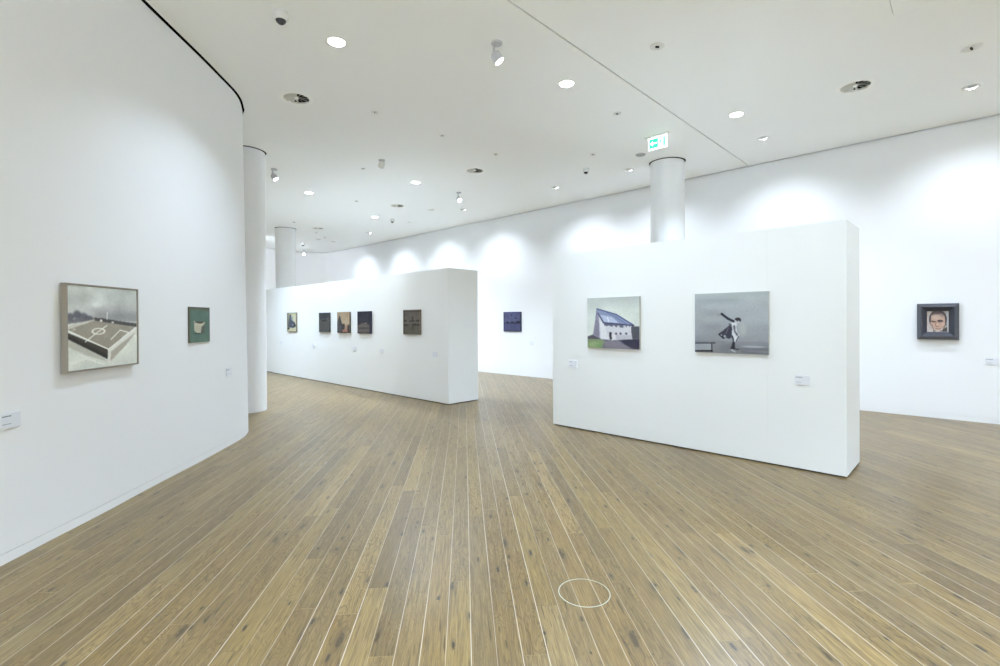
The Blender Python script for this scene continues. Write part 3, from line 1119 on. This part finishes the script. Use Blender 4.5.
# ------------------------------------------------------------------ wall labels
def wall_label(label, p, rz, text=2):
    t = thing('wall_label', label, 'label', p, rz, 'white wall labels beside the paintings')
    bm = bmesh.new()
    box(bm, -0.068, 0.068, -0.010, -0.0005, -0.048, 0.048, bevel=0.0008)
    link('card', bm, M_CARD, t)
    if text:
        rr = random.Random(text)
        for row, (z, n) in enumerate(((0.028, 5), (-0.022, 5))):
            x = -0.058
            bm = bmesh.new()
            for k in range(n):
                ww = rr.uniform(0.006, 0.014)
                hh = 0.0032 if row == 0 else 0.0016
                box(bm, x, x + ww, -0.0104, -0.0101, z - hh, z + hh)
                x += ww + 0.002
            link(('title_text', 'caption_text')[row], bm, M_INK, t)


p, rz, w = on_left(3.112, 3.249, 0.917)
wall_label('white label at the left picture edge, nearest the camera on the curved wall', p, rz, 2)
p, rz, w = on_left(6.02, 6.15, 0.922)
wall_label('small white label below right of the green painting', p, rz, 2)
wall_label('white label below right of the dancer painting', on_panel(RP, 0.306, 0.443, 0.92), FACE_R, 3)
wall_label('white label below left of the barn painting', on_panel(RP, 3.151, 3.288, 0.917), FACE_R, 4)
wall_label('white label below right of the framed portrait', on_panel(FARB, -0.19, -0.055, 0.906), FACE_R, 5)
for s, lab in ((8.658, 'white label below right of the navy painting on the far wall'), (10.51, 'white label on the far wall beside the end of the long partition')):
    wall_label(lab, on_panel(FARB, s, s, 0.905), FACE_R, 0)
for s, z, lab in ((7.48, .922, 'tiny white label below left of the pale seascape'), (5.437, .913, 'tiny white label below left of the second small painting'),
                  (3.346, .903, 'tiny white label below between the tan tree painting and the night painting'), (2.219, .893, 'small white label below right of the night painting'),
                  (0.383, .901, 'small white label near the corner of the long partition')):
    wall_label(lab, on_panel(LP, s, s, z), FACE_R, 0)

# ------------------------------------------------------------------ floor boxes (round lids in the boards)
for (x, y, r), lab in (((0.470, 2.785, 0.146), 'round steel-rimmed lid in the floor at the centre front'),
                       ((-2.03, 5.33, 0.135), 'faint round lid in the floor near the curved left wall')):
    t = thing('floor_box', lab, 'floor lid', (x, y, 0), group='round floor lids')
    bm = bmesh.new()
    lathe(bm, [(r - 0.005, 0.0002), (r - 0.005, 0.0016), (r, 0.0016), (r, 0.0002)], 64, closed=True)
    link('rim', bm, M_BRASS if r > 0.14 else M_METAL_G, t)
    bm = bmesh.new()
    lathe(bm, [(0, 0.0008), (r - 0.005, 0.0008), (r - 0.005, 0.0002), (0, 0.0002)], 64)
    link('cover', bm, M_FLOOR, t)


# ------------------------------------------------------------------ ceiling fixtures
def light(name, kind, parent, loc, energy, col=(1, 1, 1), **kw):
    d = bpy.data.lights.new(name, kind)
    d.energy = energy
    d.color = col
    for k, v in kw.items():
        setattr(d, k, v)
    o = bpy.data.objects.new(name, d)
    COL.objects.link(o)
    o.parent = parent
    o.location = loc
    return o


E_NEAR = (39.0, 33.0, 105.0)  # downlights in view, near row
E_MID = (75.0, 165.0, 145.0)  # downlights in view, far row
E_FILL_REAR = 208.0  # added fill downlights behind the viewpoint
E_FILL_SIDE = 35.0                      # added fill downlights just outside the view
E_FILL_WEST = 105.0                     # added fill downlights in the hidden west part
E_WASH = 140.0
E_WASH_FAR = 172.0
E_SPOT = (55.0, 170.0, 40.0, 120.0, 60.0)
C_DOWN = (0.66, 0.81, 1.0)
C_WASH = (0.755, 0.855, 1.0)


def downlight(x, y, label, energy):
    t = thing('downlight', label, 'ceiling light', (x, y, ZC), group='lit round downlights')
    bm = bmesh.new()
    lathe(bm, [(RD - 0.010, -0.004), (RD + 0.008, -0.003), (RD + 0.009, -0.0003), (RD - 0.002, -0.0003), (RD - 0.002, 0.045), (RD - 0.010, 0.045)], 40, closed=True)
    link('trim_ring', bm, M_METAL_W, t, smooth=True)
    bm = bmesh.new()
    lathe(bm, [(0, 0.008), (RD - 0.012, 0.008), (RD - 0.012, 0.014), (0, 0.014)], 40)
    link('lens', bm, M_LENS, t)
    light('lamp', 'AREA', t, (0, 0, 0.003), energy, C_DOWN, shape='DISK', size=2 * RD - 0.03, spread=R(124))
    return t


for (x, y), en, lab in zip(DOWN, E_NEAR + E_MID, ('lit downlight nearest the curved left wall at the upper left, brightest and largest',
                              'lit downlight left of the ceiling joint line, upper centre',
                              'lit downlight right of the ceiling joint, above the right partition',
                              'lit downlight right of the column top at the left',
                              'small lit downlight beside the small vent, farthest left of the lit ones',
                              'lit downlight over the long partition, left of the middle vent')):
    downlight(x, y, lab, en)
for x, y in FILL_REAR:
    downlight(x, y, 'added fill downlight, unseen in the ceiling behind the viewpoint', E_FILL_REAR)
for x, y in FILL_WEST:
    downlight(x, y, 'added fill downlight hidden behind the curved left wall', E_FILL_WEST)
for x, y in FILL_SIDE:
    downlight(x, y, 'added fill downlight in the ceiling just above or right of the view', E_FILL_SIDE)


def aim(o, d):
    o.rotation_euler = Vector(d).to_track_quat('-Z', 'Y').to_euler()


def wallwasher(x, y, label, energy):
    t = thing('wall_washer', label, 'ceiling light', (x, y, ZC), math.atan2(N2.y, N2.x), 'adjustable wall washers along the far wall')
    bm = bmesh.new()
    lathe(bm, [(RW - 0.012, -0.004), (RW + 0.008, -0.003), (RW + 0.009, -0.0003), (RW - 0.002, -0.0003), (RW - 0.002, 0.07), (RW - 0.012, 0.07)], 36, closed=True)
    link('trim_ring', bm, M_METAL_W, t, smooth=True)
    dr = Vector((0.62, 0, -0.78)).normalized()
    q = Vector((0, 0, -1)).rotation_difference(dr).to_matrix().to_4x4()
    Mx = Matrix.Translation((0.0, 0, 0.042)) @ q
    bm = bmesh.new()
    lathe(bm, [(0, 0.055), (0.04, 0.05), (0.045, 0.0), (0.045, -0.035), (0.038, -0.036), (0.036, -0.02), (0, -0.018)], 28, Mx)
    link('lamp_head', bm, M_CHROME, t, smooth=True)
    bm = bmesh.new()
    lathe(bm, [(0, -0.024), (0.035, -0.024), (0.035, -0.0205), (0, -0.0205)], 28, Mx)
    link('lens', bm, M_LENS2, t)
    o = light('lamp', 'SPOT', t, Vector((0.0, 0, 0.042)) + dr * 0.06, energy, C_WASH, spot_size=R(106), spot_blend=1.0, shadow_soft_size=0.03)
    aim(o, (0.47, 0, -0.88))
    return t


WL = ('recessed wall washer at the right picture edge below the small slit fitting', 'recessed wall washer just right of the ceiling joint line near the far wall',
      'recessed wall washer left of the right column, dark pivot showing', 'recessed wall washer in front of the far wall, left of the dark dome',
      'recessed wall washer below the glowing hanging spot', 'recessed wall washer right of the small dark ceiling dome',
      'tiny recessed wall washer above the far wall, second from the far corner', 'tiny recessed wall washer nearest the far rounded corner')
for i, ((x, y), lab) in enumerate(zip(WASH, WL)):
    wallwasher(x, y, lab, E_WASH if i < 3 else E_WASH_FAR)
for x, y in WASH_OUT:
    wallwasher(x, y, 'recessed wall washer beyond the right edge of the view', E_WASH)


def vent(x, y, label):
    t = thing('swirl_vent', label, 'air vent', (x, y, ZC), 0.3, 'round ceiling air vents')
    bm = bmesh.new()
    lathe(bm, [(RV - 0.008, -0.006), (0.185, -0.008), (0.205, -0.003), (0.206, -0.0003), (RV - 0.002, -0.0003), (RV - 0.002, 0.0185), (RV - 0.008, 0.0185)], 48, closed=True)
    link('flange', bm, M_VENT, t, smooth=True)
    bm = bmesh.new()
    n = 12
    for k in range(n):
        a = 2 * math.pi * k / n
        Mx = Matrix.Rotation(a, 4, 'Z') @ Matrix.Translation((0.095, 0, 0.012)) @ Matrix.Rotation(R(38), 4, 'X')
        vs = box(bm, -0.07, 0.068, -0.5, 0.5, -0.0008, 0.0008)
        for v in vs:
            rr = (v.co.x + 0.095) / 0.165
            v.co.y *= 0.052 * rr + 0.010
            v.co = Mx @ v.co
    link('blades', bm, M_BLADE, t)
    bm = bmesh.new()
    lathe(bm, [(0, -0.006), (0.022, -0.004), (0.026, 0.004), (0.026, 0.02), (0, 0.02)], 24)
    link('hub', bm, M_VENT, t, smooth=True)
    bm = bmesh.new()
    lathe(bm, [(RV - 0.0085, 0.02), (RV - 0.0085, 0.17), (0, 0.17), (0, 0.168), (RV - 0.0105, 0.168), (RV - 0.0105, 0.02)], 40, closed=False)
    link('plenum', bm, M_VOID_SHADE, t)  # shade inside the vent painted as black


for (x, y), lab in zip(VENT, ('round slatted air vent above the curved left wall end', 'round slatted air vent at the upper right',
                              'round slatted air vent in the middle of the ceiling', 'smaller-looking round vent left of the glowing hanging spot',
                              'farthest round vent beside the far column top')):
    vent(x, y, lab)


def spotlight(x, y, label, yaw, tilt, lit=True, energy=0.0, drop=0.125, head=None):
    """hanging spot on a short stem; yaw = heading of the beam, tilt = degrees below horizontal"""
    t = thing('spotlight', label, 'spotlight', (x, y, ZC), yaw, 'short-stemmed ceiling spotlights')
    bm = bmesh.new()
    lathe(bm, [(0, -0.0003), (0.058, -0.0003), (0.058, -0.016), (0.05, -0.022), (0, -0.022)], 32)
    link('canopy', bm, M_SPOT, t, smooth=True)
    bm = bmesh.new()
    tube(bm, [(-0.03, 0, -0.021), (-0.032, 0, -0.08), (-0.032, 0, -drop)], 0.013)
    lathe(bm, [(0, 0.016), (0.016, 0.012), (0.018, 0), (0.016, -0.012), (0, -0.016)], 16, Matrix.Translation((-0.032, 0, -drop)))
    link('stem', bm, M_SPOT, t, smooth=True)
    dr = Vector((math.cos(R(tilt)), 0, -math.sin(R(tilt))))
    q = Vector((0, 0, -1)).rotation_difference(dr).to_matrix().to_4x4()
    Mx = Matrix.Translation((0, 0, -drop - 0.03)) @ q
    bm = bmesh.new()
    lathe(bm, [(0, 0.06), (0.034, 0.057), (0.052, 0.035), (0.056, -0.055), (0.052, -0.056), (0.049, -0.035), (0, -0.033)], 32, Mx)
    link('head', bm, head or M_SPOT, t, smooth=True)
    bm = bmesh.new()
    lathe(bm, [(0, -0.050), (0.0485, -0.050), (0.0485, -0.036), (0, -0.036)], 32, Mx)
    link('lens', bm, M_LENS2 if lit else M_SMOKE, t)
    if energy:
        o = light('lamp', 'SPOT', t, Vector((0, 0, -drop - 0.03)) + dr * 0.075, energy, (0.83, 0.90, 1.0), spot_size=R(100), spot_blend=1.0, shadow_soft_size=0.05)
        aim(o, dr)
    return t


def head_to(x, y, tx, ty, tz):
    yaw = math.atan2(ty - y, tx - x)
    tilt = math.degrees(math.atan2(ZC - 0.18 - tz, math.hypot(tx - x, ty - y)))
    return yaw, tilt


yw, tl = head_to(-0.02, 5.21, 2.0, 5.1, 1.2)
spotlight(-0.02, 5.21, 'silver ceiling spotlight on a stem at the top centre', yw, tl, True, E_SPOT[0])
yw, tl = head_to(-4.33, 9.49, -2.4, 9.3, 1.2)
spotlight(-4.33, 9.49, 'silver ceiling spotlight right beside the left column', yw, tl, True, E_SPOT[1])
yw, tl = head_to(-0.93, 11.31, 0.9, 8.2, 1.2)
spotlight(-0.93, 11.31, 'glowing ceiling spotlight facing the camera over the far end of the gap', yw, tl, True, E_SPOT[2])
yw, tl = head_to(-2.14, 8.99, -4.1, 11.6, 1.3)
spotlight(-2.14, 8.99, 'ceiling spotlight seen from behind, over the long partition', yw, tl, True, E_SPOT[3], drop=0.05, head=M_METAL_W)
yw, tl = head_to(-8.09, 20.37, -6.0, 15.0, 1.5)
spotlight(-8.09, 20.37, 'starry bright spotlight by the far rounded corner beside the far column', yw, tl, True, E_SPOT[4])

yw, tl = head_to(-8.7, 16.2, -7.7, 21.2, 3.2)
spotlight(-8.7, 16.2, 'added fill spotlight hidden behind the curved left wall', yw, tl, True, 260)  # added out of sight to brighten the far rounded corner


def dome(x, y, label, s=1.0):
    t = thing('ceiling_dome', label, 'ceiling dome', (x, y, ZC), group='dark ceiling domes')
    bm = bmesh.new()
    lathe(bm, [(0, -0.0003), (0.062 * s, -0.0003), (0.062 * s, -0.018 * s), (0.074 * s, -0.034 * s), (0.072 * s, -0.06 * s), (0.052 * s, -0.082 * s), (0.047 * s, -0.08 * s), (0.047 * s, -0.05 * s), (0, -0.05 * s)], 32)
    link('housing', bm, M_METAL_W, t, smooth=True)
    bm = bmesh.new()
    lathe(bm, [(0.046 * s, -0.0505 * s), (0.046 * s, -0.084 * s), (0.040 * s, -0.098 * s), (0.024 * s, -0.112 * s), (0.008 * s, -0.119 * s), (0, -0.12 * s)], 32)
    link('cover', bm, M_SMOKE, t, smooth=True)


for x, y, lab, s in ((-2.06, 4.675, 'white ceiling fitting with a dark dome at the upper left', 1.0), (1.68, 9.56, 'dark ceiling dome left of the right column', 0.9),
                     (-3.1, 14.26, 'small dark ceiling dome below the left vent', 0.9), (-7.41, 18.56, 'tiny dark ceiling dome beside the far column', 1.0)):
    dome(x, y, lab, s)


def sprinkler(x, y, label, r=0.045, slot=True):
    t = thing('sprinkler_head', label, 'ceiling fitting', (x, y, ZC), random.uniform(0, 6), 'small round flush ceiling fittings')
    bm = bmesh.new()
    lathe(bm, [(0.25 * r, -0.002), (0.55 * r, -0.002), (r - 0.008, -0.010), (r, -0.006), (r, -0.0003), (0.25 * r, -0.0003)], 28, closed=True)
    link('flange', bm, M_METAL_W, t, smooth=True)
    bm = bmesh.new()
    k = r / 0.05
    box(bm, -0.013 * k, 0.013 * k, -0.0045 * k, 0.0045 * k, -0.012 * k, -0.0005, bevel=0.001)
    link('nozzle', bm, M_SHADOW, t)


for x, y, r, lab in ((-1.74, 6.92, .05, 'tiny round ceiling fitting right of the upper left vent'), (-0.90, 7.81, .045, 'tiny round ceiling fitting above the middle vent, first of two'),
                     (-0.06, 8.71, .045, 'tiny round ceiling fitting right above the middle vent'), (1.68, 7.01, .055, 'small round ceiling fitting with dark slit near the joint'),
                     (1.70, 5.29, .075, 'round ceiling fitting with a dark slit right of the joint, upper right'), (1.66, 8.74, .05, 'tiny slit fitting left of the exit sign'),
                     (-2.62, 9.49, .045, 'tiny ceiling fitting left of the backward spotlight'), (-3.5, 12.06, .05, 'tiny ceiling fitting above the small left downlight'),
                     (-6.08, 14.59, .06, 'tiny ceiling fitting just above the far column top'), (-6.10, 16.38, .05, 'tiny ceiling fitting just below the farthest vent'),
                     (-6.12, 17.27, .05, 'tiny ceiling fitting below right of the farthest vent'), (5.125, 5.35, .09, 'wide flush fitting with a dark centre at the upper right corner')):
    sprinkler(x, y, lab, r)
for x, y, lab in ((2.51, 8.76, 'flat grey ceiling disc below left of the exit sign'), (-1.81, 13.05, 'flat grey ceiling disc left of the glowing hanging spot'),
                  (-6.52, 17.71, 'faint flat ceiling disc near the far column')):
    bm = bmesh.new()
    lathe(bm, [(0, -0.0003), (0.085, -0.0003), (0.085, -0.010), (0.075, -0.014), (0, -0.014)], 36)
    o = tag(link('smoke_detector', bm, M_METAL_G if x > 0 else M_METAL_W, smooth=True), lab, 'ceiling disc', 'flat ceiling discs')
    o.location = (x, y, ZC)

# ------------------------------------------------------------------ exit sign
t = thing('exit_sign', 'green and white illuminated exit sign with a left arrow above the right column', 'exit sign', (2.515, 7.845, ZC), FACE_R)
bm = bmesh.new()
box(bm, -0.20, 0.20, -0.035, 0.035, -0.022, -0.0005, bevel=0.003)
link('housing', bm, M_METAL_W, t)
bm = bmesh.new()
box(bm, -0.153, 0.168, -0.005, 0.005, -0.222, -0.0222, bevel=0.001)
link('lit_panel', bm, M_SIGNW, t)
SX = lambda s: -0.153 + 0.321 * s
SZ = lambda q: -0.024 - 0.2 * q
bm = bmesh.new()


def flat(pts, y=-0.0062, th=0.001):
    a = [bm.verts.new((SX(s), y, SZ(q))) for s, q in pts]
    b = [bm.verts.new((SX(s), y + th, SZ(q))) for s, q in pts]
    bm.faces.new(a)
    bm.faces.new(b)
    for i in range(len(pts)):
        j = (i + 1) % len(pts)
        bm.faces.new((a[i], a[j], b[j], b[i]))


flat([(.06, .12), (.53, .12), (.53, .84), (.06, .84)])
flat([(.80, .12), (.89, .12), (.89, .84), (.80, .84)])
# running figure
flat([(.655, .18), (.685, .18), (.69, .25), (.665, .28), (.645, .24)])
flat([(.63, .30), (.69, .31), (.675, .52), (.625, .52)])
flat([(.63, .31), (.575, .40), (.585, .45), (.64, .38)])
flat([(.685, .32), (.735, .42), (.72, .46), (.68, .40)])
flat([(.63, .52), (.665, .52), (.60, .66), (.565, .80), (.545, .78), (.585, .62)])
flat([(.65, .52), (.68, .52), (.715, .64), (.70, .82), (.675, .82), (.685, .66)])
link('pictogram', bm, M_GREEN, t)
bm = bmesh.new()
flat([(.10, .48), (.25, .28), (.25, .425), (.48, .425), (.48, .535), (.25, .535), (.25, .68)], -0.0075, 0.001)
link('arrow', bm, M_SIGNW, t)

# ------------------------------------------------------------------ camera
F, PITCH, ROLL, VS = 492.2921, 0.0051183, -0.0050596, -10.7778
cp, sp = math.cos(PITCH), math.sin(PITCH)
fw = Vector((0, cp, -sp))
up = Vector((0, sp, cp))
rt = Vector((1, 0, 0))
c_, s_ = math.cos(ROLL), math.sin(ROLL)
r2 = c_ * rt + s_ * up
u2 = -s_ * rt + c_ * up
cam = bpy.data.cameras.new('camera')
cam.sensor_width = 36
cam.sensor_fit = 'HORIZONTAL'
cam.lens = F / 1000 * 36
cam.shift_y = VS / 1000
cam.clip_start = 0.05
cam.clip_end = 100
cob = bpy.data.objects.new('camera', cam)
COL.objects.link(cob)
mw = Matrix((r2, u2, -fw)).transposed().to_4x4()
mw.translation = Vector((0, 0, 1.55))
cob.matrix_world = mw
SC.camera = cob

# ------------------------------------------------------------------ world and view
w = bpy.data.worlds.new('world')
w.use_nodes = True
w.node_tree.nodes['Background'].inputs['Color'].default_value = (0.02, 0.02, 0.02, 1)
SC.world = w
SC.view_settings.view_transform = 'Standard'
SC.view_settings.look = 'None'
SC.view_settings.gamma = 1
SC.view_settings.use_curve_mapping = False
SC.view_settings.exposure = 0.28
SC.cycles.max_bounces = 14
SC.cycles.diffuse_bounces = 10
SC.cycles.glossy_bounces = 4
SC.cycles.caustics_reflective = False
SC.cycles.caustics_refractive = False
SC.cycles.sample_clamp_indirect = 8.0
